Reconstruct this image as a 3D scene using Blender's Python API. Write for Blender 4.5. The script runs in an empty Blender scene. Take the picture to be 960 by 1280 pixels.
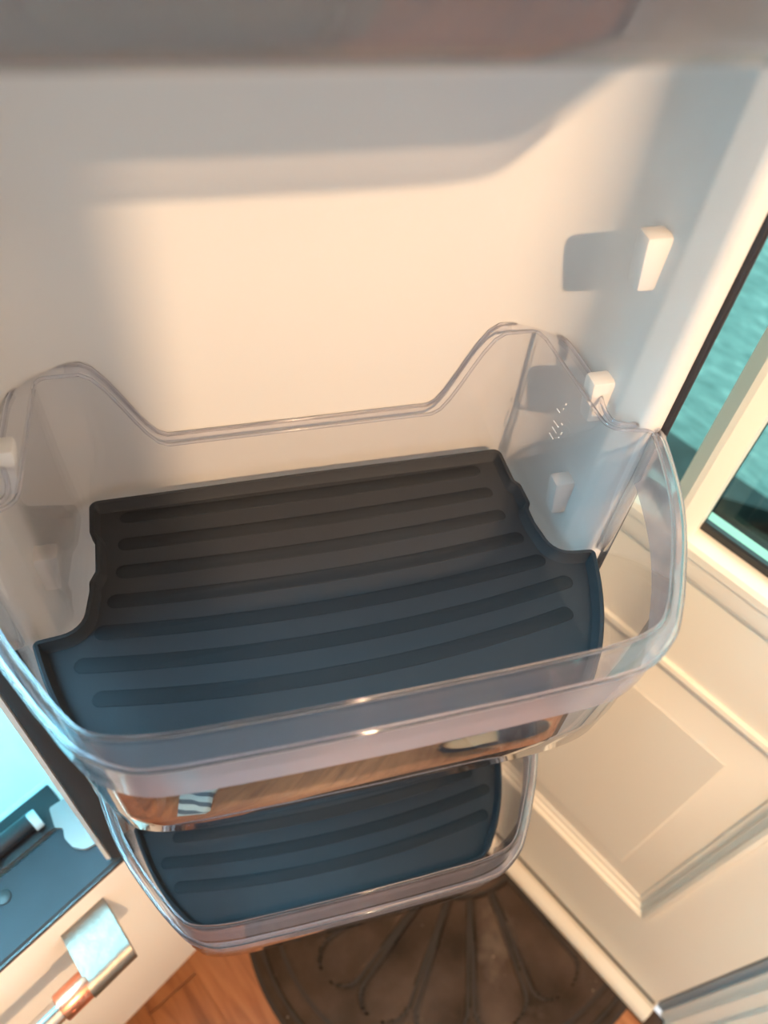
import bpy, bmesh, math, random
from mathutils import Vector, Matrix, noise
from mathutils.geometry import tessellate_polygon
random.seed(4)
S = bpy.context.scene
C = S.collection

# ------------------------------------------------------------------ camera
cd = bpy.data.cameras.new('camera')
cam = bpy.data.objects.new('camera', cd); C.objects.link(cam)
R_ = Vector((0.96674483, -0.24383083, 0.07714251))
U_ = Vector((0.13993207, 0.75680701, 0.63848427))
F_ = Vector((0.21406414, 0.60645665, -0.76575902))
m = Matrix((R_, U_, -F_)).transposed().to_4x4()
m.translation = Vector((-0.06825435, -0.42408287, 0.42255384))
cam.matrix_world = m
cd.sensor_fit = 'VERTICAL'; cd.sensor_height = 36.0; cd.sensor_width = 27.0
cd.lens = 950.87 / 1280 * 36.0
cd.clip_start = 0.01
cd.dof.use_dof = True; cd.dof.focus_distance = 0.50; cd.dof.aperture_fstop = 6.0
S.camera = cam

# ------------------------------------------------------------------ world, exposure, lights
S.view_settings.view_transform = 'Standard'; S.view_settings.look = 'None'
S.view_settings.gamma = 1.0; S.view_settings.use_curve_mapping = False
S.view_settings.exposure = 0.0
w = bpy.data.worlds.new('world'); S.world = w; w.use_nodes = True
bg = w.node_tree.nodes['Background']
bg.inputs[0].default_value = (0.985, 0.985, 1.0, 1); bg.inputs[1].default_value = 1.06

def light(name, kind, loc, energy, col, size=0.1, aim=None, size_y=None):
    l = bpy.data.lights.new(name, kind); l.energy = energy; l.color = col
    if kind == 'AREA':
        l.size = size
        if size_y: l.shape = 'RECTANGLE'; l.size_y = size_y
    else: l.shadow_soft_size = size
    o = bpy.data.objects.new(name, l); C.objects.link(o); o.location = loc
    if aim is not None:
        o.rotation_euler = (Vector(aim) - Vector(loc)).to_track_quat('-Z', 'Y').to_euler()
    return o
LAMP = (0.24, -1.70, 1.26)
light('kitchen_lamp', 'POINT', LAMP, 168, (1.0, 0.64, 0.36), 0.020)
light('yard_daylight', 'AREA', (3.3, 1.6, 3.2), 210, (.92, .97, 1.0), 4.0, aim=(2.6, 1.6, -1.5))
S.cycles.use_denoising = True
S.cycles.max_bounces = 10; S.cycles.diffuse_bounces = 4; S.cycles.glossy_bounces = 4
S.cycles.transmission_bounces = 8; S.cycles.transparent_max_bounces = 40
S.cycles.sample_clamp_indirect = 6.0

# ------------------------------------------------------------------ materials
def mat(name):
    M = bpy.data.materials.new(name); M.use_nodes = True
    return M, M.node_tree, M.node_tree.nodes['Principled BSDF']
def pbr(name, col, rough=0.5, metal=0.0, spec=0.5, bump=0.0, bscale=200.0, var=0.0, vscale=8.0, coat=0.0):
    M, t, b = mat(name)
    b.inputs['Base Color'].default_value = (*col, 1); b.inputs['Roughness'].default_value = rough
    b.inputs['Metallic'].default_value = metal; b.inputs['Specular IOR Level'].default_value = spec
    b.inputs['Coat Weight'].default_value = coat
    tc = t.nodes.new('ShaderNodeTexCoord')
    if var:
        n = t.nodes.new('ShaderNodeTexNoise'); n.inputs['Scale'].default_value = vscale; n.inputs['Detail'].default_value = 5
        t.links.new(tc.outputs['Object'], n.inputs['Vector'])
        r = t.nodes.new('ShaderNodeValToRGB')
        r.color_ramp.elements[0].position = .3; r.color_ramp.elements[1].position = .7
        r.color_ramp.elements[0].color = (*[c * (1 - var) for c in col], 1)
        r.color_ramp.elements[1].color = (*[min(1, c * (1 + var)) for c in col], 1)
        t.links.new(n.outputs[0], r.inputs[0]); t.links.new(r.outputs[0], b.inputs['Base Color'])
    if bump:
        n2 = t.nodes.new('ShaderNodeTexNoise'); n2.inputs['Scale'].default_value = bscale
        t.links.new(tc.outputs['Object'], n2.inputs['Vector'])
        bp = t.nodes.new('ShaderNodeBump'); bp.inputs['Strength'].default_value = bump; bp.inputs['Distance'].default_value = .001
        t.links.new(n2.outputs[0], bp.inputs['Height']); t.links.new(bp.outputs[0], b.inputs['Normal'])
    return M

def sheet(name, tint, ior=1.49, rough=0.03, haze=0.05, hazecol=(.8, .8, .86), edge=0.25, edgecol=(.72, .72, .8), power=5.0):
    """clear moulded plastic: transmitted light, Fresnel gloss, a little haze, denser at grazing angles"""
    M = bpy.data.materials.new(name); M.use_nodes = True; t = M.node_tree; t.nodes.clear()
    out = t.nodes.new('ShaderNodeOutputMaterial')
    tr = t.nodes.new('ShaderNodeBsdfTransparent')
    lw = t.nodes.new('ShaderNodeLayerWeight'); lw.inputs['Blend'].default_value = edge
    mx = t.nodes.new('ShaderNodeMixRGB'); mx.inputs[1].default_value = (*tint, 1); mx.inputs[2].default_value = (*edgecol, 1)
    t.links.new(lw.outputs['Facing'], mx.inputs[0]); t.links.new(mx.outputs[0], tr.inputs[0])
    df = t.nodes.new('ShaderNodeBsdfDiffuse'); df.inputs[0].default_value = (*hazecol, 1)
    tl = t.nodes.new('ShaderNodeBsdfTranslucent'); tl.inputs[0].default_value = (*hazecol, 1)
    dm = t.nodes.new('ShaderNodeMixShader'); dm.inputs[0].default_value = .5
    t.links.new(df.outputs[0], dm.inputs[1]); t.links.new(tl.outputs[0], dm.inputs[2])
    m1 = t.nodes.new('ShaderNodeMixShader'); m1.inputs[0].default_value = haze
    t.links.new(tr.outputs[0], m1.inputs[1]); t.links.new(dm.outputs[0], m1.inputs[2])
    gl = t.nodes.new('ShaderNodeBsdfGlossy'); gl.inputs['Roughness'].default_value = rough
    m2 = t.nodes.new('ShaderNodeMixShader')
    lw2 = t.nodes.new('ShaderNodeLayerWeight'); lw2.inputs['Blend'].default_value = 0.5
    # Schlick from the facing value (side independent)
    pw = t.nodes.new('ShaderNodeMath'); pw.operation = 'POWER'; pw.inputs[1].default_value = power
    t.links.new(lw2.outputs['Facing'], pw.inputs[0])
    f0 = ((ior - 1) / (ior + 1)) ** 2
    ma = t.nodes.new('ShaderNodeMath'); ma.operation = 'MULTIPLY_ADD'; ma.inputs[1].default_value = 1 - f0; ma.inputs[2].default_value = f0
    t.links.new(pw.outputs[0], ma.inputs[0])
    t.links.new(ma.outputs[0], m2.inputs[0])
    t.links.new(m1.outputs[0], m2.inputs[1]); t.links.new(gl.outputs[0], m2.inputs[2])
    t.links.new(m2.outputs[0], out.inputs[0])
    return M

def glass_solid(name, col, rough=0.02, ior=1.49):
    M, t, b = mat(name)
    b.inputs['Base Color'].default_value = (*col, 1); b.inputs['Roughness'].default_value = rough
    b.inputs['Transmission Weight'].default_value = 1.0; b.inputs['IOR'].default_value = ior
    return M

def wood(name):
    M, t, b = mat(name)
    tc = t.nodes.new('ShaderNodeTexCoord'); oi = t.nodes.new('ShaderNodeObjectInfo')
    ad = t.nodes.new('ShaderNodeVectorMath'); ad.operation = 'MULTIPLY_ADD'
    cb = t.nodes.new('ShaderNodeCombineXYZ')
    for i in range(3): t.links.new(oi.outputs['Random'], cb.inputs[i])
    ad.inputs[1].default_value = (7, 11, 13); t.links.new(cb.outputs[0], ad.inputs[0]); t.links.new(tc.outputs['Object'], ad.inputs[2])
    mp = t.nodes.new('ShaderNodeMapping'); mp.inputs['Scale'].default_value = (2.5, 26, 26)
    t.links.new(ad.outputs[0], mp.inputs[0])
    n = t.nodes.new('ShaderNodeTexNoise'); n.inputs['Scale'].default_value = 1.6; n.inputs['Detail'].default_value = 7; n.inputs['Distortion'].default_value = 1.4
    t.links.new(mp.outputs[0], n.inputs['Vector'])
    r = t.nodes.new('ShaderNodeValToRGB'); e = r.color_ramp.elements
    e[0].position = .25; e[0].color = (.155, .05, .018, 1); e[1].position = .75; e[1].color = (.42, .18, .078, 1)
    x = e.new(.5); x.color = (.32, .125, .05, 1)
    t.links.new(n.outputs[0], r.inputs[0])
    hs = t.nodes.new('ShaderNodeHueSaturation')
    mr = t.nodes.new('ShaderNodeMapRange'); mr.inputs['To Min'].default_value = .8; mr.inputs['To Max'].default_value = 1.2
    t.links.new(oi.outputs['Random'], mr.inputs[0]); t.links.new(mr.outputs[0], hs.inputs['Value'])
    t.links.new(r.outputs[0], hs.inputs['Color']); t.links.new(hs.outputs[0], b.inputs['Base Color'])
    b.inputs['Roughness'].default_value = .33
    return M

def rug_material():
    M, t, b = mat('rug_pile')
    tc = t.nodes.new('ShaderNodeTexCoord')
    n = t.nodes.new('ShaderNodeTexNoise'); n.inputs['Scale'].default_value = 9; n.inputs['Detail'].default_value = 8
    t.links.new(tc.outputs['Object'], n.inputs['Vector'])
    r = t.nodes.new('ShaderNodeValToRGB'); e = r.color_ramp.elements
    e[0].position = .35; e[0].color = (.028, .018, .013, 1); e[1].position = .75; e[1].color = (.085, .058, .044, 1)
    t.links.new(n.outputs[0], r.inputs[0])
    v = t.nodes.new('ShaderNodeTexVoronoi'); v.inputs['Scale'].default_value = 55
    t.links.new(tc.outputs['Object'], v.inputs['Vector'])
    n3 = t.nodes.new('ShaderNodeTexNoise'); n3.inputs['Scale'].default_value = 14; t.links.new(tc.outputs['Object'], n3.inputs['Vector'])
    r2 = t.nodes.new('ShaderNodeValToRGB'); r2.color_ramp.elements[0].position = .05; r2.color_ramp.elements[0].color = (1, 1, 1, 1)
    r2.color_ramp.elements[1].position = .11; r2.color_ramp.elements[1].color = (0, 0, 0, 1)
    t.links.new(v.outputs['Distance'], r2.inputs[0])
    r3 = t.nodes.new('ShaderNodeValToRGB'); r3.color_ramp.elements[0].position = .52; r3.color_ramp.elements[1].position = .66
    t.links.new(n3.outputs[0], r3.inputs[0])
    mu = t.nodes.new('ShaderNodeMath'); mu.operation = 'MULTIPLY'; t.links.new(r2.outputs[0], mu.inputs[0]); t.links.new(r3.outputs[0], mu.inputs[1])
    n4 = t.nodes.new('ShaderNodeTexNoise'); n4.inputs['Scale'].default_value = 5.5; n4.inputs['Detail'].default_value = 9; t.links.new(tc.outputs['Object'], n4.inputs['Vector'])
    r4 = t.nodes.new('ShaderNodeValToRGB'); r4.color_ramp.elements[0].position = .6; r4.color_ramp.elements[1].position = .8; r4.color_ramp.elements[1].color = (.5, .5, .5, 1)
    t.links.new(n4.outputs[0], r4.inputs[0])
    mxx = t.nodes.new('ShaderNodeMath'); mxx.operation = 'MAXIMUM'; t.links.new(mu.outputs[0], mxx.inputs[0]); t.links.new(r4.outputs[0], mxx.inputs[1])
    mx = t.nodes.new('ShaderNodeMixRGB'); mx.inputs[2].default_value = (.36, .29, .23, 1)
    t.links.new(mxx.outputs[0], mx.inputs[0]); t.links.new(r.outputs[0], mx.inputs[1])
    t.links.new(mx.outputs[0], b.inputs['Base Color']); b.inputs['Roughness'].default_value = .95
    b.inputs['Specular IOR Level'].default_value = .15
    n2 = t.nodes.new('ShaderNodeTexNoise'); n2.inputs['Scale'].default_value = 320
    t.links.new(tc.outputs['Object'], n2.inputs['Vector'])
    bp = t.nodes.new('ShaderNodeBump'); bp.inputs['Strength'].default_value = .8; bp.inputs['Distance'].default_value = .003
    t.links.new(n2.outputs[0], bp.inputs['Height']); t.links.new(bp.outputs[0], b.inputs['Normal'])
    return M

def yard_material():
    M, t, b = mat('yard_ground')
    tc = t.nodes.new('ShaderNodeTexCoord')
    mp = t.nodes.new('ShaderNodeMapping'); mp.inputs['Rotation'].default_value = (0, 0, math.radians(28)); mp.inputs['Scale'].default_value = (2.0, 8, 1)
    t.links.new(tc.outputs['Object'], mp.inputs[0])
    n = t.nodes.new('ShaderNodeTexNoise'); n.inputs['Scale'].default_value = 3.6; n.inputs['Detail'].default_value = 9; n.inputs['Roughness'].default_value = .65; n.inputs['Distortion'].default_value = 1.0
    t.links.new(mp.outputs[0], n.inputs['Vector'])
    r = t.nodes.new('ShaderNodeValToRGB'); e = r.color_ramp.elements
    e[0].position = .3; e[0].color = (.16, .23, .225, 1); e[1].position = .78; e[1].color = (.72, .80, .78, 1)
    x = e.new(.55); x.color = (.33, .43, .42, 1)
    t.links.new(n.outputs[0], r.inputs[0]); t.links.new(r.outputs[0], b.inputs['Base Color'])
    b.inputs['Roughness'].default_value = .9
    return M

WHITE = pbr('liner_plastic', (.685, .685, .68), .32, spec=.4)
SKIN = pbr('door_skin', (.80, .79, .78), .4)
GASKET = pbr('gasket_rubber', (.022, .02, .024), .6)
CLEAR = sheet('clear_plastic', (.99, .99, .992), haze=.018, edge=.12, edgecol=(.86, .86, .9))
LIPM = sheet('clear_lip', (.97, .97, .985), haze=.025, hazecol=(.82, .8, .88), edge=.12, edgecol=(.8, .8, .86))
PANELM = sheet('mirror_like_panel', (.72, .70, .70), ior=1.5, power=1.7, rough=.03, haze=.02, hazecol=(.7, .66, .66))
FROST = sheet('frosted_band', (.80, .78, .84), haze=.5, hazecol=(.58, .51, .55), rough=.12)
RIBF = sheet('corner_rib_plastic', (.8, .8, .8), haze=.7, hazecol=(.80, .77, .75))
BEAD = glass_solid('clear_bead', (.93, .93, .97), .04)
RUB = pbr('liner_rubber', (.036, .040, .047), .62, spec=.06, bump=.06, bscale=900)
RIBM = pbr('liner_rib_rubber', (.024, .027, .032), .62, spec=.05)
CREAM = pbr('door_paint', (.95, .875, .74), .42)
TRIMW = pbr('trim_paint', (.90, .84, .74), .4)
WPANE = sheet('window_glass', (.62, .90, .87), haze=0.0, rough=.0, edge=.05, edgecol=(.4, .7, .68))
STEEL = pbr('brushed_steel', (.62, .60, .58), .24, metal=1.0)
STEELP = pbr('smudged_steel', (.25, .225, .195), .42, metal=1.0, bump=.5, bscale=90)
COPPER = pbr('copper', (.80, .33, .21), .3, metal=1.0)
DRAWERW = pbr('matte_white_metal', (.90, .88, .86), .45)
BLUEG = pbr('grey_sill_plastic', (.030, .042, .055), .5, spec=.2, var=.12, vscale=14)
BLACK = pbr('black_plastic', (.015, .016, .02), .35)
FRIDGEW = pbr('cabinet_plastic', (.86, .88, .88), .35)
BRACK = pbr('bracket_metal', (.30, .31, .31), .35)
PLANK = wood('oak_plank')
RUG = rug_material()
YARD = yard_material()
STONE = pbr('porch_slab', (.50, .56, .55), .8, var=.25, vscale=6)
DARKST = pbr('dark_step', (.045, .055, .06), .7, var=.4, vscale=9)
PAINT = pbr('wall_paint', (.66, .63, .58), .8)
CEILP = pbr('ceiling_paint', (.82, .81, .79), .9)
CABW = pbr('kitchen_cabinet_wood', (.30, .19, .115), .45, var=.2, vscale=3)
COUNTER = pbr('counter_stone', (.35, .33, .31), .3, var=.3, vscale=30)
NICK = pbr('nickel', (.6, .58, .55), .28, metal=1.0)

# ------------------------------------------------------------------ helpers
def link(name, me, material=None, parent=None, smooth=None):
    o = bpy.data.objects.new(name, me); C.objects.link(o)
    if material is not None and not me.materials: me.materials.append(material)
    if parent is not None: o.parent = parent
    return o
def build(name, bm, material, parent=None, smooth=35):
    bmesh.ops.recalc_face_normals(bm, faces=bm.faces[:])
    me = bpy.data.meshes.new(name); bm.to_mesh(me); bm.free()
    if smooth is not None:
        for p in me.polygons: p.use_smooth = True
        me.set_sharp_from_angle(angle=math.radians(smooth))
    return link(name, me, material, parent)
def empty(name, loc=(0, 0, 0), rotz=0.0):
    o = bpy.data.objects.new(name, None); C.objects.link(o); o.location = loc; o.rotation_euler = (0, 0, rotz)
    o.empty_display_size = .05
    return o
def tag(o, label, cat, group=None):
    o['label'] = label; o['category'] = cat
    if group: o['group'] = group
    return o
def struct(o, label=None):
    o['kind'] = 'structure'
    if label: o['label'] = label
    return o
def add_box(bm, lo, hi, bev=0.0, seg=2):
    g = bmesh.ops.create_cube(bm, size=1.0)
    sx, sy, sz = [hi[i] - lo[i] for i in range(3)]
    for v in g['verts']:
        v.co = Vector((lo[0] + (v.co.x + .5) * sx, lo[1] + (v.co.y + .5) * sy, lo[2] + (v.co.z + .5) * sz))
    if bev:
        es = list({e for v in g['verts'] for e in v.link_edges})
        bmesh.ops.bevel(bm, geom=es, offset=bev, segments=seg, affect='EDGES', profile=.5)
def box(name, lo, hi, material, parent=None, bev=0.0, seg=2):
    bm = bmesh.new(); add_box(bm, lo, hi, bev, seg)
    return build(name, bm, material, parent)
def fillet(pts, closed=True, n=6):
    """pts: (x, y, radius) -> dense polyline"""
    out = []; N = len(pts)
    for i, (x, y, r) in enumerate(pts):
        P = Vector((x, y))
        if r <= 0 or (not closed and i in (0, N - 1)):
            out.append(P); continue
        A = Vector(pts[i - 1][:2]); B = Vector(pts[(i + 1) % N][:2])
        a = (A - P).normalized(); b = (B - P).normalized()
        ang = a.angle(b); tl = min(r / math.tan(ang / 2), .49 * (A - P).length, .49 * (B - P).length); rr = tl * math.tan(ang / 2)
        c = P + (a + b).normalized() * (rr / math.sin(ang / 2))
        p0 = P + a * tl - c; p1 = P + b * tl - c
        t = p0.angle(p1); s = p0.x * p1.y - p0.y * p1.x; sg = 1 if s > 0 else -1
        for k in range(n + 1):
            th = sg * t * k / n
            out.append(c + Vector((p0.x * math.cos(th) - p0.y * math.sin(th), p0.x * math.sin(th) + p0.y * math.cos(th))))
    return out
def dedupe(P, eps=2e-4):
    out = []
    for p in P:
        if not out or (p - out[-1]).length > eps: out.append(p)
    if len(out) > 1 and (out[0] - out[-1]).length < eps: out.pop()
    return out
def subdivide(P, step=.02):
    out = []; N = len(P)
    for i in range(N):
        a, b = P[i], P[(i + 1) % N]; k = max(1, int((b - a).length / step))
        for j in range(k): out.append(a.lerp(b, j / k))
    return out
def normals(P):
    """outward normals of a counter-clockwise closed polyline"""
    N = len(P); out = []
    for i in range(N):
        a = (P[i] - P[i - 1]).normalized(); b = (P[(i + 1) % N] - P[i]).normalized()
        t = (a + b)
        t = t.normalized() if t.length > 1e-6 else b
        n = Vector((t.y, -t.x)); out.append(n / max(.6, math.sqrt(max(0.0, (1 + a.dot(b)) / 2))))
    return out
def spline(pts, n=4):
    out = []; N = len(pts); V = [Vector(p) for p in pts]
    for i in range(N - 1):
        a, b, c, d = V[max(0, i - 1)], V[i], V[i + 1], V[min(N - 1, i + 2)]
        for k in range(n):
            t = k / n
            out.append(.5 * ((2 * b) + (c - a) * t + (2 * a - 5 * b + 4 * c - d) * t * t + (3 * b - a - 3 * c + d) * t ** 3))
    return [(p.x, p.y, 0) for p in out]
def mirror_loop(half):
    """half: right half from front centre to back centre, x >= 0 (ccw). returns closed ccw control list"""
    left = [(-x, y, r) for x, y, r in reversed(half) if x > 1e-9]
    return half + left
def loft(bm, rings, closed=True, cap0=False, cap1=False):
    vs = [[bm.verts.new(p) for p in r] for r in rings]
    n = len(rings[0])
    for a, b in zip(vs, vs[1:]):
        for i in range(n if closed else n - 1):
            j = (i + 1) % n
            q = [a[i], a[j], b[j], b[i]]
            if len({tuple(round(c, 7) for c in v.co) for v in q}) >= 3:
                try: bm.faces.new(q)
                except ValueError: pass
    for c, ring in ((cap0, vs[0]), (cap1, vs[-1])):
        if c:
            for t3 in tessellate_polygon([[v.co for v in ring]]):
                try: bm.faces.new([ring[q] for q in t3])
                except ValueError: pass
    return vs
def tube(bm, pts, r, closed=False, seg=8):
    n = len(pts); rings = []
    up = Vector((0, 0, 1)); prev = None
    for i, p in enumerate(pts):
        a = pts[i - 1] if (i > 0 or closed) else p
        b = pts[(i + 1) % n] if (i < n - 1 or closed) else p
        t = (b - a).normalized()
        s = t.cross(up)
        if s.length < .1: s = prev if prev is not None else t.cross(Vector((1, 0, 0)))
        s.normalize(); prev = s; q = s.cross(t).normalized()
        rr = r(i) if callable(r) else r
        rings.append([p + s * math.cos(2 * math.pi * k / seg) * rr + q * math.sin(2 * math.pi * k / seg) * rr for k in range(seg)])
    vs = [[bm.verts.new(p) for p in R] for R in rings]
    m_ = n if closed else n - 1
    for i in range(m_):
        A, B = vs[i], vs[(i + 1) % n]
        for k in range(seg):
            bm.faces.new([A[k], A[(k + 1) % seg], B[(k + 1) % seg], B[k]])
    if not closed:
        bm.faces.new(vs[0]); bm.faces.new(vs[-1])
def cyl(bm, a, b, r0, r1=None, seg=24, bev=0.0):
    a, b = Vector(a), Vector(b); d = (b - a).normalized(); r1 = r0 if r1 is None else r1
    s = d.orthogonal().normalized(); q = d.cross(s)
    prof = [(0, r0), ((b - a).length, r1)]
    if bev: prof = [(0, r0 - bev), (bev * .3, r0 - bev * .3), (bev, r0), ((b - a).length - bev, r1), ((b - a).length - bev * .3, r1 - bev * .3), ((b - a).length, r1 - bev)]
    rings = [[a + d * h + (s * math.cos(2 * math.pi * k / seg) + q * math.sin(2 * math.pi * k / seg)) * r for k in range(seg)] for h, r in prof]
    loft(bm, rings, True, True, True)

FLOOR = -1.15
HD = math.atan2(0.88455427, -0.46643729)          # house door runs this way from its near edge
HP = Vector((0.566, -0.382, 0))
hx = Vector((-0.46643729, 0.88455427, 0)); hn = Vector((-0.88455427, -0.46643729, 0))   # along door, into the room
FK = Vector((0.8357, 0.5493, 0)); FB = Vector((-0.322, -0.225, 0)); FR = math.atan2(0.5493, 0.8357)

# ------------------------------------------------------------------ setting: floor with planks
floor = box('floor', (-2.2, .0, FLOOR - .08), (2.2, 4.2, FLOOR - .012), pbr('subfloor', (.05, .03, .02), .9))
floor.location = (HP.x, HP.y, 0); floor.rotation_euler = (0, 0, HD); struct(floor)
pl_bm = bmesh.new(); add_box(pl_bm, (-.5, -.045, -.012), (.5, .045, 0), .0006, 1)
bmesh.ops.recalc_face_normals(pl_bm, faces=pl_bm.faces[:])
pl_me = bpy.data.meshes.new('plank'); pl_bm.to_mesh(pl_me); pl_bm.free(); pl_me.materials.append(PLANK)
for i in range(0, 26):
    off = random.uniform(0, 1.0)
    for j in range(-2, 2):
        o = bpy.data.objects.new('plank', pl_me); C.objects.link(o); o.parent = floor
        o.location = (-.4 + j * 1.002 + off, .085 + i * .0903, FLOOR + random.uniform(-.0004, .0004))
ceil = box('ceiling', (-2.2, -.14, 1.32), (2.2, 3.2, 1.4), CEILP); ceil.location = HP; ceil.rotation_euler = (0, 0, HD); struct(ceil)

# house wall with the door opening (local frame: x along the wall, y outwards to the yard, z up)
def wallroot(name, loc):
    o = empty(name, loc, HD); return o
# local +y = outward = -hn ; rotating by HD: local x -> hx ; local y -> (-sin,cos) = (-.884,-.466) = hn. so inward is +y
bm = bmesh.new()
add_box(bm, (-2.2, -.14, FLOOR), (-.075, 0, 1.32)); add_box(bm, (.90, -.14, FLOOR), (1.9, 0, 1.32)); add_box(bm, (-.075, -.14, .93), (.90, 0, 1.32))
wr = build('wall_right', bm, PAINT); wr.location = HP; wr.rotation_euler = (0, 0, HD); struct(wr)

# ------------------------------------------------------------------ house door (door_1)
DZ0, DZ1, DW = -1.139, .89, .83
door = empty('door_1', (HP.x, HP.y, 0), HD); struct(door)
WX0, WX1, WZ0, WZ1 = .125, .705, -.155, .80        # window opening
PX0, PX1, PZ0, PZ1 = .112, .70, -.916, -.338        # raised panel opening
bm = bmesh.new()
for lo, hi in (((0, -.044, DZ0), (PX0, 0, DZ1)), ((PX1 + .005, -.044, DZ0), (DW, 0, DZ1)), ((PX0, -.044, DZ0), (PX1 + .005, 0, PZ0)),
               ((PX0, -.044, PZ1), (PX1 + .005, 0, WZ0)), ((PX0, -.044, WZ1), (PX1 + .005, 0, DZ1))):
    add_box(bm, lo, hi)
build('slab', bm, CREAM, door, smooth=None)
# weld look: slab pieces share faces; raised panel as nested loops
bm = bmesh.new()
prof = [(0, -.001), (.002, .0045), (.008, .006), (.013, .004), (.0145, -.001), (.021, -.002), (.0225, -.006), (.031, -.0075), (.033, -.010), (.085, -.0015), (.089, .0005), (.093, .0005)]
rings = []
for ins, dp in prof:
    x0, x1, z0, z1 = PX0 + ins, PX1 - ins, PZ0 + ins * 1.08, PZ1 - ins * 1.0
    rings.append([Vector((x0, dp, z0)), Vector((x1, dp, z0)), Vector((x1, dp, z1)), Vector((x0, dp, z1))])
loft(bm, rings, True, False, True)
build('raised_panel', bm, CREAM, door, smooth=20)
# window moulding, muntin, panes
bm = bmesh.new()
fw = .047
prof = [(-.048, -.001), (-.0475, .007), (-.040, .010), (-.018, .0105), (-.014, .014), (-.004, .014), (.0, .010), (.001, -.016)]
rings = []
for ins, dp in prof:
    x0, x1, z0, z1 = WX0 + ins + .01, WX1 - ins - .01, WZ0 + ins, WZ1 - ins
    rings.append([Vector((x0, dp, z0)), Vector((x1, dp, z0)), Vector((x1, dp, z1)), Vector((x0, dp, z1))])
loft(bm, rings); build('window_frame', bm, TRIMW, door, smooth=25)
def muntin(x0, x1, z0, z1):
    bm = bmesh.new(); xm = (x0 + x1) / 2
    pr = [(x0, -.020), (x0, .001), (x0 + .005, .006), (xm - .003, .012), (xm + .003, .012), (x1 - .005, .006), (x1, .001), (x1, -.020)]
    loft(bm, [[Vector((x, y, z)) for x, y in pr] for z in (z0, z1)], False); build('muntin', bm, TRIMW, door, smooth=25)
muntin(.372, .408, WZ0, WZ1)
for z in (.32,):
    bm = bmesh.new(); pr = [(z - .018, -.020), (z - .018, .001), (z - .012, .006), (z, .012), (z + .012, .006), (z + .018, .001), (z + .018, -.02)]
    loft(bm, [[Vector((x, y, zz)) for zz, y in pr] for x in (WX0 + .01, WX1 - .01)], False); build('muntin', bm, TRIMW, door, smooth=25)
for x0, x1 in ((WX0 + .01, .378), (.402, WX1 - .01)):
    box('pane', (x0, -.026, WZ0), (x1, -.022, WZ1), WPANE, door)
    bm = bmesh.new()
    add_box(bm, (x0, -.0215, WZ0), (x1, -.012, WZ0 + .012), .002, 1); add_box(bm, (x0, -.0215, WZ0), (x0 + .006, -.014, WZ1)); add_box(bm, (x1 - .006, -.0215, WZ0), (x1, -.014, WZ1))
    build('glazing_spacer', bm, BLACK, door)
# knob and deadbolt
bm = bmesh.new(); cyl(bm, (.062, 0, -.215), (.062, .008, -.215), .032, bev=.003); cyl(bm, (.062, .006, -.215), (.062, .04, -.215), .012)
cyl(bm, (.062, .036, -.215), (.062, .066, -.215), .026, bev=.010); build('knob', bm, NICK, door)
bm = bmesh.new(); cyl(bm, (.062, 0, -.075), (.062, .012, -.075), .030, bev=.003); add_box(bm, (.044, .01, -.082), (.080, .024, -.068), .003, 1); build('deadbolt', bm, NICK, door)
# dark gap and weatherstrip by the near jamb, casing, threshold
tr = empty('trim_1', (HP.x, HP.y, 0), HD); struct(tr)
box('gap_seal', (-.008, -.05, DZ0 - .01), (-.0005, -.012, DZ1), BLACK, tr)
box('weatherstrip', (-.020, -.05, DZ0 - .01), (-.006, -.004, DZ1), pbr('weatherstrip_foam', (.33, .38, .42), .7), tr, .002)
bm = bmesh.new()
pr = [(-.018, -.05), (-.018, .002), (-.030, .006), (-.032, .012), (-.052, .013), (-.054, .018), (-.085, .020), (-.095, .016), (-.098, 0), (-.098, -.05)]
loft(bm, [[Vector((x, y, z)) for x, y in pr] for z in (FLOOR, .98)], False); build('casing', bm, TRIMW, tr, smooth=20)
bm = bmesh.new(); pr = [(DW + .012, 0), (DW + .014, .014), (DW + .09, .018), (DW + .095, 0)]
loft(bm, [[Vector((x, y, z)) for x, y in pr] for z in (FLOOR, .98)], False); build('casing', bm, TRIMW, tr, smooth=20)
th = empty('trim_2', (HP.x, HP.y, 0), HD); struct(th)
bm = bmesh.new()
pr = [(-.14, FLOOR), (-.14, FLOOR + .012), (.006, FLOOR + .012), (.012, FLOOR + .016), (.026, FLOOR + .014), (.034, FLOOR + .008), (.036, FLOOR)]
loft(bm, [[Vector((x, y, z)) for y, z in pr] for x in (-.004, DW + .01)], False, )
bm.faces.new([v for v in bm.verts if abs(v.co.x + .004) < 1e-6]); bm.faces.new([v for v in bm.verts if abs(v.co.x - DW - .01) < 1e-6])
build('threshold', bm, pbr('threshold_paint', (.74, .67, .56), .45), th, smooth=40)
box('sweep', (.0, .0005, FLOOR + .010), (DW, .0035, FLOOR + .0165), BLACK, th)

# yard outside
yd = box('ground', (-6, -14, -1.62), (8, -1.50, -1.50), YARD); yd.location = HP; yd.rotation_euler = (0, 0, HD); struct(yd)
pd = empty('trim_3', (HP.x, HP.y, 0), HD); struct(pd)
box('porch_slab', (-3, -1.30, -1.46), (4, -.15, -1.30), STONE, pd, .01)
box('porch_riser', (-3, -1.56, -1.56), (4, -1.30, -1.36), DARKST, pd, .01)
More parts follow.
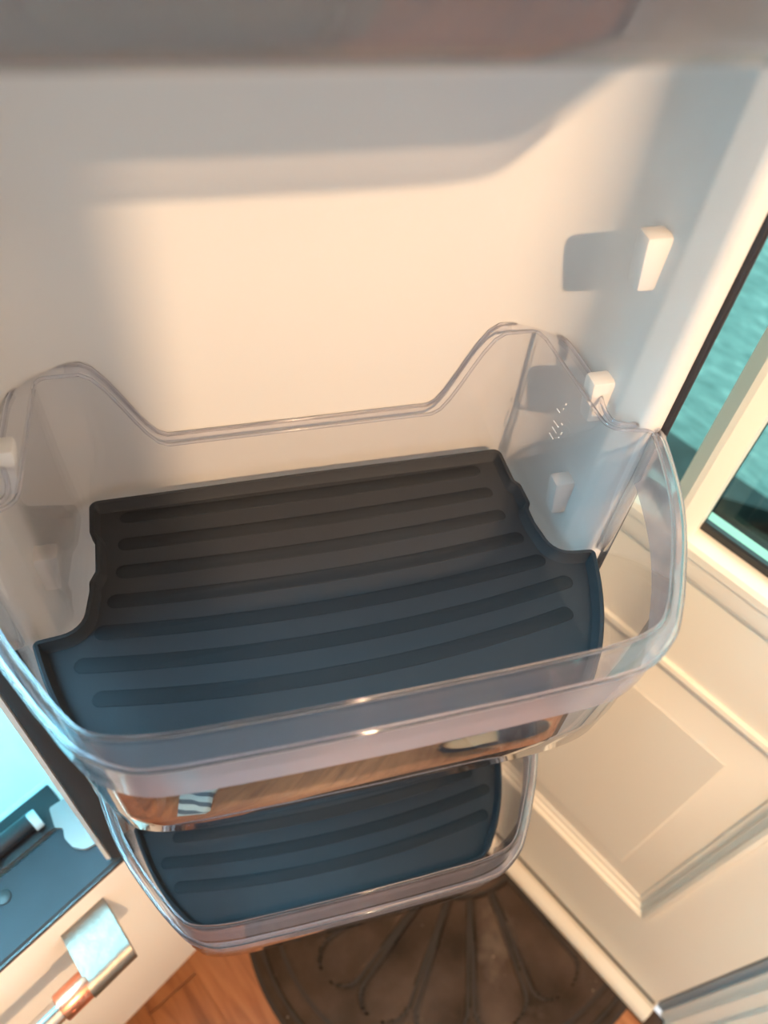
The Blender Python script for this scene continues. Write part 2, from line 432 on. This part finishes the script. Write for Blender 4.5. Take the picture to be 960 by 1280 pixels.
# a low dark planter box on the porch, seen through the lower pane
t = empty('planter_box', tuple(HP + hx * .50 - hn * 1.22 + Vector((0, 0, -1.30))), HD + .5)
tag(t, 'low dark open box on the pale porch outside the door window', 'box')
bm = bmesh.new()
for lo, hi in (((-.16, -.09, 0), (.16, -.075, .1)), ((-.16, .075, 0), (.16, .09, .1)), ((-.16, -.075, 0), (-.145, .075, .1)), ((.145, -.075, 0), (.16, .075, .1)), ((-.145, -.075, 0), (.145, .075, .01))): add_box(bm, lo, hi)
build('box_shell', bm, DARKST, t, smooth=None)

# ------------------------------------------------------------------ half-round rug
RUGC = HP + hx * .42 + hn * .042
rug = empty('doormat', (RUGC.x, RUGC.y, FLOOR), HD)
tag(rug, 'dark brown half-round doormat with a shell pattern in front of the white door', 'doormat')
def rug_h(t, r):
    """relief of the shell: t 0..pi angle, r 0..1 of the rim"""
    h = .008; g = 0.0
    def groove(d, w=.012): return math.exp(-(d / w) ** 2)
    g = max(g, groove(r - .965, .010), groove(r - .895, .010))
    g = max(g, groove(r - .27, .012))
    N = 9; sec = math.pi / N; k = t / sec; c = (math.floor(k) + .5); d = (k - c)         # -.5 .. .5 in the petal
    if r > .29:
        u = (r - .29) / (.80 - .29)
        half = .44 if u < .82 else .44 * math.sqrt(max(0.0, 1 - ((u - .82) / .18) ** 2))
        if u < 1.0:
            g = max(g, groove((abs(d) - half) * sec * r, .011))
        if u < 1: h += .004 * max(0.0, 1 - (abs(d) / max(.02, half)) ** 2) if abs(d) < half else 0
    else: h += .003 * (1 - (r / .27) ** 2)
    return h - .007 * g, g
bm = bmesh.new(); NT, NR = 260, 110; grid = []
for j in range(NR + 1):
    r = j / NR; row = []
    for i in range(NT + 1):
        th_ = math.pi * i / NT
        rr = r
        x = .385 * rr * math.cos(th_); y = .465 * rr * math.sin(th_)
        row.append(bm.verts.new((x, y, rug_h(th_, rr)[0] + noise.noise(Vector((x * 40, y * 40, 0))) * .0008)))
    grid.append(row)
for j in range(NR):
    for i in range(NT):
        a, b_, c_, d_ = grid[j][i], grid[j + 1][i], grid[j + 1][i + 1], grid[j][i + 1]
        if j == 0: bm.faces.new([a, b_, c_]) if i == 0 else bm.faces.new([grid[0][i], b_, c_])
        else: bm.faces.new([a, b_, c_, d_])
for f in bm.faces:
    c_ = f.calc_center_median(); r_c = math.hypot(c_.x / .385, c_.y / .465); t_c = math.atan2(c_.y / .465, c_.x / .385)
    if rug_h(max(0, min(math.pi, t_c)), r_c)[1] > .55: f.material_index = 1
pile = build('pile', bm, RUG, rug, smooth=180)
pile.data.materials.append(pbr('rug_groove', (.010, .007, .005), 1.0, spec=.0))
bm = bmesh.new()
ol = [Vector((.393 * math.cos(math.pi * i / 60), -.004 + .477 * math.sin(math.pi * i / 60), 0)) for i in range(61)]
loft(bm, [[p + Vector((0, 0, z)) for p in ol] for z in (.0005, .004)], True, True, True)
build('rubber_backing', bm, pbr('rug_backing', (.02, .014, .011), .8), rug)

# ------------------------------------------------------------------ refrigerator
fr = empty('refrigerator', (0, 0, FLOOR))
tag(fr, 'white refrigerator with its right door swung open, seen from inside the door', 'refrigerator')
def at_fr(o):          # parts are built in world coordinates, the empty stands on the floor
    o.location = (0, 0, -FLOOR); return o
# --- open door
LZ0, LZ1 = -.425, .78
half = [(0, .045, 0), (.226, .045, .006), (.226, -.128, .002), (.199, -.128, 0), (.199, -.150, .003), (.1860, -.150, .010), (.1795, -.128, .02), (.1765, -.034, .046), (0, -.034, 0)]
# closed cross-section (ccw seen from above needs mirrored list): build as full loop
right = half; loop = right + [(-x, y, r) for x, y, r in reversed(right) if x > 1e-9]
loop = [(x, y, r) for x, y, r in loop]
P = dedupe(fillet(loop, True, 8))
bm = bmesh.new()
loft(bm, [[Vector((p.x, p.y, z)) for p in P] for z in (LZ0, LZ1)], True, True, True)
door_f = at_fr(build('fridge_door', bm, WHITE, fr, smooth=40))
# floor of the liner at the very bottom
box('liner_ledge', (-.172, -.148, LZ0), (.172, -.03, LZ0 + .022), WHITE, door_f, .006)
for s in (1, -1):
    bm = bmesh.new()
    wdt = .0048 if s > 0 else .0225
    add_box(bm, (min(s * .1992, s * (.1992 + wdt)), -.152, LZ0), (max(s * .1992, s * (.1992 + wdt)), -.1285, LZ1), .003, 2)
    build('gasket', bm, GASKET, door_f)
box('edge_strip', (-.2262, -.1515, LZ0), (-.2222, -.1285, LZ1), SKIN, door_f)
# bin support tabs on both liner walls
for s in (1, -1):
    for zc in (.209, .112, .020, -.137, -.244, -.328, .47):
        bm = bmesh.new()
        add_box(bm, (min(s * .1645, s * .182), -.1175, zc - .0165), (max(s * .1645, s * .182), -.104, zc + .0165), .003, 2)
        for v in bm.verts:
            if abs(v.co.x) < .170 and v.co.z < zc: v.co.x += s * .004
        build('bin_tab', bm, WHITE, door_f)

# --- freezer drawer with its handle (local frame: x along the front, y into the cabinet)
dr = empty('freezer_drawer', (FB.x, FB.y, -FLOOR), FR); dr.parent = fr
def dpart(name, bm, m, smooth=35): return build(name, bm, m, dr, smooth)
bm = bmesh.new(); add_box(bm, (-.80, 0, -.985), (.152, .068, -.440), .003, 2); dpart('drawer_front', bm, DRAWERW)
bm = bmesh.new(); add_box(bm, (-.80, .003, -.440), (.150, .074, -.431), .002, 1); dpart('drawer_top_trim', bm, BLUEG)
bm = bmesh.new(); add_box(bm, (-.80, .0005, -.4405), (.152, .0035, -.4335), .0005, 1); dpart('seal', bm, BLACK)
bm = bmesh.new(); cyl(bm, (.031, .054, -.432), (.031, .054, -.4295), .0075, bev=.001); dpart('hole_disc', bm, BLACK)  # hole's dark inside put in as a black disc
HZ = -.492
bm = bmesh.new()                                   # bracket: flat block with a rounded nose
pr = [(0, -.0145), (-.053, -.0145)] + [(-.053 - .0145 * math.sin(a * math.pi / 12), -.0145 * math.cos(a * math.pi / 12)) for a in range(1, 12)] + [(-.053, .0145), (0, .0145)]
loft(bm, [[Vector((x + (-y) * sh, y, HZ + z)) for y, z in pr] for x, sh in ((.047, -.12), (.097, -.12))], True, True, True)
dpart('handle_bracket', bm, STEELP, 30)
bm = bmesh.new(); cyl(bm, (.044, -.051, HZ), (.0105, -.051, HZ), .0150, seg=40, bev=.0015); ring = dpart('handle_ring', bm, COPPER)
ring['label'] = 'copper ring on the handle'
bm = bmesh.new(); cyl(bm, (.0115, -.051, HZ), (-.62, -.051, HZ), .0112, seg=32, bev=.001); dpart('handle_bar', bm, STEEL)
# lettering embossed on the copper ring
fc = bpy.data.curves.new('ring_lettering', 'FONT'); fc.body = 'CAF\u00c9'; fc.size = .0085; fc.extrude = .0004; fc.align_x = 'CENTER'; fc.align_y = 'CENTER'
fc.space_character = 1.25
fo = bpy.data.objects.new('ring_lettering', fc); C.objects.link(fo); fo.parent = dr
a_ = math.radians(38)
fo.location = (.0275, -.051 - .0151 * math.cos(a_), HZ + .0151 * math.sin(a_)); fo.rotation_euler = (math.radians(90) - a_, 0, 0)
bpy.context.view_layer.update()
lm_ = bpy.data.meshes.new_from_object(fo); loc_, rot_ = fo.location.copy(), fo.rotation_euler.copy()
bpy.data.objects.remove(fo); fo = link('lettering', lm_, COPPER, ring); fo.location = loc_; fo.rotation_euler = rot_

# --- cabinet behind
cb_ = empty('cabinet', (FB.x, FB.y, -FLOOR), FR); cb_.parent = fr
def cpart(name, bm, m, smooth=35): return build(name, bm, m, cb_, smooth)
bm = bmesh.new()
add_box(bm, (.140, .150, FLOOR + .06), (.200, .80, .80)); add_box(bm, (-.80, .150, FLOOR + .06), (-.74, .80, .80)); add_box(bm, (-.80, .76, FLOOR + .06), (.2, .80, .80))
add_box(bm, (-.80, .15, .74), (.2, .8, .80)); add_box(bm, (-.74, .082, -.47), (.140, .76, -.438))
cpart('cabinet_shell', bm, FRIDGEW, None)
bm = bmesh.new(); add_box(bm, (-.72, .128, -.435), (.130, .55, -.19), .006, 2); cpart('crisper_drawer', bm, sheet('crisper_plastic', (.7, .9, .92), haze=.9, hazecol=(.75, .92, .94)))
for zz in (-.165, .16, .45):
    bm = bmesh.new(); add_box(bm, (-.735, .20, zz), (.138, .72, zz + .006)); cpart('shelf', bm, CLEAR)
    bm = bmesh.new(); add_box(bm, (-.735, .192, zz - .012), (.138, .204, zz + .010), .002, 1); cpart('shelf_trim', bm, FRIDGEW)
bm = bmesh.new(); cyl(bm, (-.72, .097, -.424), (.094, .097, -.424), .0095, seg=20, bev=.001); cpart('rail', bm, BLACK)
bm = bmesh.new(); add_box(bm, (-.74, .078, -.436), (.122, .124, -.4335), .001, 1); cpart('rail_tray', bm, BLACK)
for sx in (.036, .088):
    bm = bmesh.new(); cyl(bm, (sx, .094, -.4225), (sx + .009, .094, -.4225), .0108, seg=16, bev=.001); cpart('clip', bm, pbr('clear_clip', (.62, .72, .76), .15))
# pale hinge bracket with a bite out of it
bm = bmesh.new()
bp_ = fillet([(.124, .030, .003), (.126, .094, .003), (.109, .096, .003), (.102, .074, .004), (.108, .068, .004), (.103, .058, .006), (.104, .044, .008), (.111, .034, .008)], True, 5)
loft(bm, [[Vector((p.x, p.y, z)) for p in bp_] for z in (-.4295, -.4255)], True, True, True); cpart('hinge_bracket', bm, BRACK)
bm = bmesh.new(); add_box(bm, (-.70, .25, .728), (.10, .60, .738), .002, 1)
LEDM, t_, b_ = mat('led_panel'); b_.inputs['Emission Color'].default_value = (.55, .93, 1, 1); b_.inputs['Emission Strength'].default_value = 10
cpart('led_panel', bm, LEDM)
lc = FB + FK * (-.25) + Vector((-.5493, .8357, 0)) * .42
light('fridge_led', 'AREA', (lc.x, lc.y, .72), 34, (.30, .78, 1.0), .5, aim=(lc.x, lc.y, -1))
lc3 = FB + FK * (-.10) + Vector((-.5493, .8357, 0)) * .30
light('crisper_fill', 'POINT', (lc3.x, lc3.y, -.26), 6.5, (.18, .80, 1.0), .06)  # added fill light inside the drawer, brightens the crisper front
lc2 = FB + FK * (-.25) + Vector((-.5493, .8357, 0)) * .17
light('fridge_led_front', 'AREA', (lc2.x + .0, lc2.y, .70), 4, (.28, .72, 1.0), .4, aim=(lc2.x + .1, lc2.y - .25, -.3))
box('wall_back', (-3, 1.0, FLOOR), (.15, 1.1, 1.32), PAINT)['kind'] = 'structure'

# ------------------------------------------------------------------ door bins
HB = .118                                         # rim height above the liner mat
bin_half = [(0, -.2845, 0), (.05, -.2842, 0)] + spline([(.095, -.2832), (.112, -.2815), (.125, -.2785), (.1345, -.2735), (.1435, -.2625), (.1525, -.248), (.1655, -.2255), (.1765, -.201), (.1845, -.176), (.1895, -.156)]) + [(.1905, -.151, .007), (.1645, -.1455, .012),
            (.1595, -.058, 0), (.1595, -.046, .022), (0, -.046, 0)]
# sides carry a rounded back corner
bin_loop = mirror_loop([(x, y, r) for x, y, r in bin_half])
BP = subdivide(dedupe(fillet(bin_loop, True, 9)), .006)
BN = normals(BP)
def smooth01(x): x = max(0.0, min(1.0, x)); return x * x * (3 - 2 * x)
def rim_z(p):
    if p.y > -.052:
        a = abs(p.x)
        return .050 + (HB - .002 - .050) * smooth01((a - .092) / (.136 - .092)) if a < .2 else HB
    return HB
def front_w(p):       # 1 on the wide front part, 0 on the part between the liner walls
    return smooth01((-.146 - p.y) / .012)
def lip_w(p):
    if p.y < -.15: return .0055 + (.0085 * smooth01((.142 - abs(p.x)) / .035) if p.y < -.262 else 0.0)
    return .0055 + (.0135 - .0055) * smooth01((p.y + .134) / .032) * (1 - .40 * smooth01((p.y + .070) / .024))
def ring(off, z, clip=True, idx=None):
    out = []
    for i in (idx if idx is not None else range(len(BP))):
        p, n = BP[i], BN[i]; o_ = off(p) if callable(off) else off
        zz = z(p) if callable(z) else z
        if clip: zz = min(zz, rim_z(p))
        out.append(Vector((p.x + n.x * o_, p.y + n.y * o_, zz)))
    return out
def make_bin():
    root = empty('door_bin')
    bm = bmesh.new()
    loft(bm, [ring(-.0055, -.0085), ring(-.0035, -.0065), ring(-.001, -.001), ring(.0015, .03), ring(.0022, .066), ring(.0022, HB - .001)], True, True, False)
    loft(bm, [ring(.0, HB), ring(-.0005, .06), ring(-.003, .002), ring(-.0040, -.0025), ring(-.0058, -.0050)], True, False, True)
    build('bin_shell', bm, CLEAR, root, smooth=50)
    bm = bmesh.new()
    loft(bm, [ring(.0, HB), ring(lip_w, HB + .0004), ring(lambda p: lip_w(p) - .0004, lambda p: rim_z(p) - (.001 if front_w(p) > .5 else .006), False)])
    build('rim_lip', bm, LIPM, root, smooth=50)
    # frosted band hanging under the lip round the wide front part
    idx = [i for i, p in enumerate(BP) if front_w(p) > .5]
    # order so the strip runs right notch -> front -> left notch
    k0 = next(j for j, i in enumerate(idx) if j and idx[j] - idx[j - 1] > 1) if any(idx[j] - idx[j - 1] > 1 for j in range(1, len(idx))) else 0
    idx = idx[k0:] + idx[:k0]
    bm = bmesh.new()
    loft(bm, [ring(lip_w, HB - .002, False, idx), ring(lambda p: lip_w(p) - .0008, .108, False, idx), ring(lambda p: lip_w(p) * .62 + .0018, .079, False, idx), ring(.0028, .075, False, idx)], False)
    build('front_band', bm, FROST, root, smooth=50)
    fi = [i for i in idx if BP[i].y < -.245]
    bm = bmesh.new()
    loft(bm, [ring(.0030, .0745, False, fi), ring(.0024, .03, False, fi), ring(-.0002, -.001, False, fi), ring(-.0028, -.006, False, fi)], False)
    build('front_panel', bm, PANELM, root, smooth=50)
    for s_ in (1, -1):
        bm = bmesh.new()
        tube(bm, [Vector((s_ * x, y, z)) for x, y, z in ((.1945, -.1525, .004), (.1952, -.1525, .04), (.1958, -.1525, .085), (.196, -.1525, HB - .003))], .0042, False, 8)
        build('corner_rib', bm, RIBF, root, smooth=180)
    bm = bmesh.new()
    tube(bm, ring(-.0003, lambda p: rim_z(p) + .0004, False), .0011, True, 8)
    tube(bm, ring(lip_w, lambda p: rim_z(p) - .0002, False), .0014, True, 8)
    build('rim_bead', bm, BEAD, root, smooth=180)
    return root
mat_half = [(0, -.2615, 0), (.06, -.2610, 0)] + spline([(.118, -.2592), (.131, -.2570), (.1415, -.2505), (.1500, -.2400), (.1580, -.2290), (.1695, -.2070), (.1785, -.1830), (.1848, -.1600)]) + [(.1860, -.1555, .008), (.1570, -.1525, .016), (.1525, -.125, 0)]
mr_ = [(.1525, -.112, .007), (.1558, -.107, .007), (.1553, -.088, .007), (.1520, -.083, .004), (.1520, -.062, 0), (.1520, -.0495, .016), (0, -.0485, 0)]
ml_ = [(.1525, -.118, .005), (.1485, -.110, .005), (.1485, -.085, .005), (.1520, -.077, .005), (.1520, -.062, 0), (.1520, -.0495, .016)]
mat_loop = mat_half + mr_ + [(-x, y, r) for x, y, r in reversed(ml_)] + [(-x, y, r) for x, y, r in reversed(mat_half) if x > 1e-9]
MP = subdivide(dedupe(fillet(mat_loop, True, 6)), .015); MN = normals(MP)
def mring(off, z): return [Vector((p.x + n.x * off, p.y + n.y * off, z)) for p, n in zip(MP, MN)]
def make_mat():
    root = empty('bin_liner')
    bm = bmesh.new()
    loft(bm, [mring(-.004, -.0028), mring(-.0002, -.001), mring(0, .0078), mring(-.0012, .009), mring(-.003, .0084), mring(-.0045, .0018), mring(-.0060, .0003)], True, True, False)
    loft(bm, [mring(-.0012, -.0004), mring(-.0014, .0)], True, False, True)
    build('tray', bm, RUB, root, smooth=40)
    for k in range(7):
        yc = -.0635 - .0243 * k
        hw = [.128, .130, .132, .138, .146, .158, .148][k]
        bm = bmesh.new(); n = 28; top = []; bot = []
        yy = lambda x: yc + (.002 + .0105 * k / 6) * (x / .15) ** 2
        L = []; Rr = []
        hwid = .0052
        cen = [Vector((x, yy(x))) for x in [-hw + 2 * hw * i / n for i in range(n + 1)]]
        loop_ = [Vector((p.x, p.y - hwid)) for p in cen]
        for q in range(1, 6): a = -math.pi / 2 + math.pi * q / 6; loop_.append(Vector((cen[-1].x + hwid * math.cos(a), cen[-1].y + hwid * math.sin(a))))
        loop_ += [Vector((p.x, p.y + hwid)) for p in reversed(cen)]
        for q in range(1, 6): a = math.pi / 2 + math.pi * q / 6; loop_.append(Vector((cen[0].x + hwid * math.cos(a), cen[0].y + hwid * math.sin(a))))
        nn = normals(loop_)
        loft(bm, [[Vector((p.x + v.x * o_, p.y + v.y * o_, z)) for p, v in zip(loop_, nn)] for o_, z in ((.0006, -.0005), (0, .0003), (-.0006, .0005))], True, False, True)
        build('rib', bm, RIBM, root, smooth=40)
    return root
def copy_tree(o, parent=None):
    c = o.copy(); C.objects.link(c); c.parent = parent
    for ch in list(o.children): copy_tree(ch, c)
    return c
b0 = make_bin(); m0 = make_mat()
GB = 'clear bins on the open refrigerator door'; GM = 'dark ribbed liners in the door bins'
tag(b0, 'clear plastic door bin in the middle of the picture holding a dark liner', 'bin', GB)
tag(m0, 'dark ribbed rubber liner lying in the middle clear bin', 'mat', GM)
for dz, lb, lm in ((-.346, 'lowest clear door bin, below the middle bin and above the doormat', 'dark ribbed liner in the lowest clear bin above the doormat'),
                   (.376, 'uppermost clear bin, only its blurred front edge crossing the top', 'dark liner in the uppermost bin, seen through its blurred front edge')):
    c = copy_tree(b0); c.location.z = dz; c['label'] = lb
    c = copy_tree(m0); c.location.z = dz; c['label'] = lm
    if dz < 0:
        for ch in c.children:
            if ch.name.startswith('rib'): ch.location.y = -.019
# small embossed recycling mark on the right side wall of the middle bin
bm = bmesh.new()
random.seed(11)
mk = [((.0, .016), (.0005, .0145)), ((.001, .011), (.0015, .0095)), ((.004, .005), (.009, .0045)), ((-.004, .001), (-.002, .0005)), ((-.0065, -.004), (-.006, -.006)), ((-.005, -.010), (-.001, -.014)), ((.0, -.0045), (.008, -.0055)), ((.0, -.010), (.007, -.0105)), ((.001, -.0165), (.008, -.017))]
for (a0, c0), (a1, c1) in mk:
    tube(bm, [Vector((.1590, -.104 + a0 * .9, .086 + c0)), Vector((.1590, -.104 + a1 * .9, .086 + c1))], .0004, False, 6)
build('embossed_mark', bm, pbr('embossed_plastic', (.85, .83, .82), .2), b0)

# ------------------------------------------------------------------ pair of slippers on the floor, mirrored in the front of the middle bin
NAVY = pbr('slipper_cloth', (.018, .026, .045), .9, bump=.5, bscale=400); FLEECE = pbr('slipper_lining', (.52, .40, .27), .95, bump=.9, bscale=250)
def slipper(x, y, rz, flip, label):
    root = empty('slipper', (x, y, FLOOR + .0005), rz)
    tag(root, label, 'slipper', 'slippers on the wooden floor')
    half_w = lambda u: (.040 + .010 * math.sin(math.pi * min(1, max(0, (u - .35) / .65)) ** .8)) * math.sqrt(max(0.0, 1 - abs(2 * u - 1) ** 5))
    def outline(k, z, sc=1.0):
        out = []
        n = 26
        for q in range(n + 1):
            u = .002 + .996 * q / n; out.append(Vector((-.135 + .27 * u, -half_w(u) * sc - .006 * flip * math.sin(math.pi * u), z(u))))
        for q in range(n, -1, -1):
            u = .002 + .996 * q / n; out.append(Vector((-.135 + .27 * u, half_w(u) * sc - .006 * flip * math.sin(math.pi * u), z(u))))
        return out
    bm = bmesh.new(); loft(bm, [outline(0, lambda u: 0, .97), outline(0, lambda u: .008, 1.0), outline(0, lambda u: .016, .99)], True, True, True); build('sole', bm, pbr('slipper_sole', (.03, .03, .035), .8), root)
    up = lambda u: .050 + .012 * math.sin(math.pi * min(1, u / .9))
    bm = bmesh.new(); n = 24; rings = []
    for q in range(n + 1):                       # vamp over the toes
        u = .50 + .495 * q / n; h = .058 * math.sqrt(max(0.02, 1 - ((u - .5) / .5) ** 3)); wv = half_w(u) * .99
        rings.append([Vector((-.135 + .27 * u, wv * math.cos(math.pi * k / 14) - .006 * flip * math.sin(math.pi * u), .014 + (h - .012) * math.sin(math.pi * k / 14))) for k in range(15)])
    loft(bm, rings, False); build('vamp', bm, NAVY, root, smooth=60)
    bm = bmesh.new()                              # heel wall
    rings = []
    for zf, sc in ((0.0, .99), (.5, 1.0), (1.0, .97), (1.0, .90), (.4, .88), (0.1, .88)):
        rr = []
        for q in range(31):
            a = math.pi / 2 + math.pi * q / 30
            u = .5 + .497 * math.cos(a) if True else 0
            rr.append(Vector((-.135 + .27 * u, math.copysign(half_w(u), math.sin(a)) * sc if abs(math.sin(a)) > 1e-3 else 0, .014 + zf * .040)))
        rings.append(rr)
    loft(bm, rings, False); build('heel_wall', bm, NAVY, root, smooth=60)
    bm = bmesh.new(); loft(bm, [outline(0, lambda u: .017, .86), outline(0, lambda u: .024, .84)], True, True, True); build('lining', bm, FLEECE, root)
    return root
slipper(.455, -.625, .10, 1, 'navy slipper with beige lining nearer the white door, mirrored in the middle bin front')
slipper(.50, -.765, .22, -1, 'navy slipper with beige lining farther from the open refrigerator door')

# folded striped cloth added on the floor for a blue reflection at the left end of the same bin front
M, t_, b_ = mat('striped_cloth'); tc_ = t_.nodes.new('ShaderNodeTexCoord'); wv = t_.nodes.new('ShaderNodeTexWave'); wv.inputs['Scale'].default_value = 6.5; wv.bands_direction = 'Y'
r_ = t_.nodes.new('ShaderNodeValToRGB'); r_.color_ramp.interpolation = 'CONSTANT'; r_.color_ramp.elements[0].color = (.07, .12, .18, 1); r_.color_ramp.elements[1].position = .4; r_.color_ramp.elements[1].color = (.50, .66, .72, 1)
t_.links.new(tc_.outputs['Object'], wv.inputs['Vector']); t_.links.new(wv.outputs[0], r_.inputs[0]); t_.links.new(r_.outputs[0], b_.inputs['Base Color']); b_.inputs['Roughness'].default_value = .95
bm = bmesh.new(); cl_ = []
for q in range(5):                                   # folded over in four layers
    z0 = .004 + q * .007; sgn = 1 if q % 2 == 0 else -1
    cl_ += [Vector((sgn * u * .058, 0, z0 + .001 * math.sin(5 * u + q))) for u in (-1, -.6, -.2, .2, .6, 1)]
    if q < 4: cl_ += [Vector((sgn * .062, 0, z0 + .0035))]
loft(bm, [[Vector((p.x * (1 - .25 * v), -.085 + .17 * v, p.z + .0008 * math.sin(9 * v + p.z * 300))) for p in cl_] for v in [i / 10 for i in range(11)]], False)
o = build('striped_cloth', bm, M, None, 70); o.location = (-.235, -.60, FLOOR); o.rotation_euler = (0, 0, .15)
md = o.modifiers.new('thickness', 'SOLIDIFY'); md.thickness = .002
tag(o, 'pale blue striped folded cloth added on the floor to be mirrored left in the middle bin front', 'cloth')

# ------------------------------------------------------------------ kitchen behind the photographer: peninsula, plus an added cabinet as light blocker
pn = empty('peninsula', (-.6, -1.35, FLOOR)); tag(pn, 'brown wooden kitchen peninsula with a stone top behind the viewpoint', 'cabinet')
box('carcass', (-1.2, -.30, .10), (.85, .28, .87), CABW, pn); box('worktop', (-1.24, -.34, .87), (.89, .34, .91), COUNTER, pn, .004)
box('toe_kick', (-1.2, -.30, 0), (.85, .22, .10), BLACK, pn)
for i in range(4):
    d_ = box('door', (-1.19 + i * .512, .28, .13), (-.69 + i * .512, .30, .85), CABW, pn, .003)
    box('handle', (-.76 + i * .512, .30, .6), (-.745 + i * .512, .325, .76), NICK, d_, .003)
uc = empty('shadow_cabinet', (-.83, -.97, .62)); tag(uc, 'added unseen wooden cabinet that shades the left of the open refrigerator door', 'cabinet')  # added out of view to block lamp light from the fridge door's left
box('carcass', (-1.2, -.13, 0), (.92, 0, .60), CABW, uc)
for i in range(4):
    d_ = box('door', (-1.19 + i * .53, 0, .02), (-.67 + i * .53, .02, .58), CABW, uc, .003)
    box('handle', (-.72 + i * .53, .02, .05), (-.705 + i * .53, .045, .2), NICK, d_, .003)
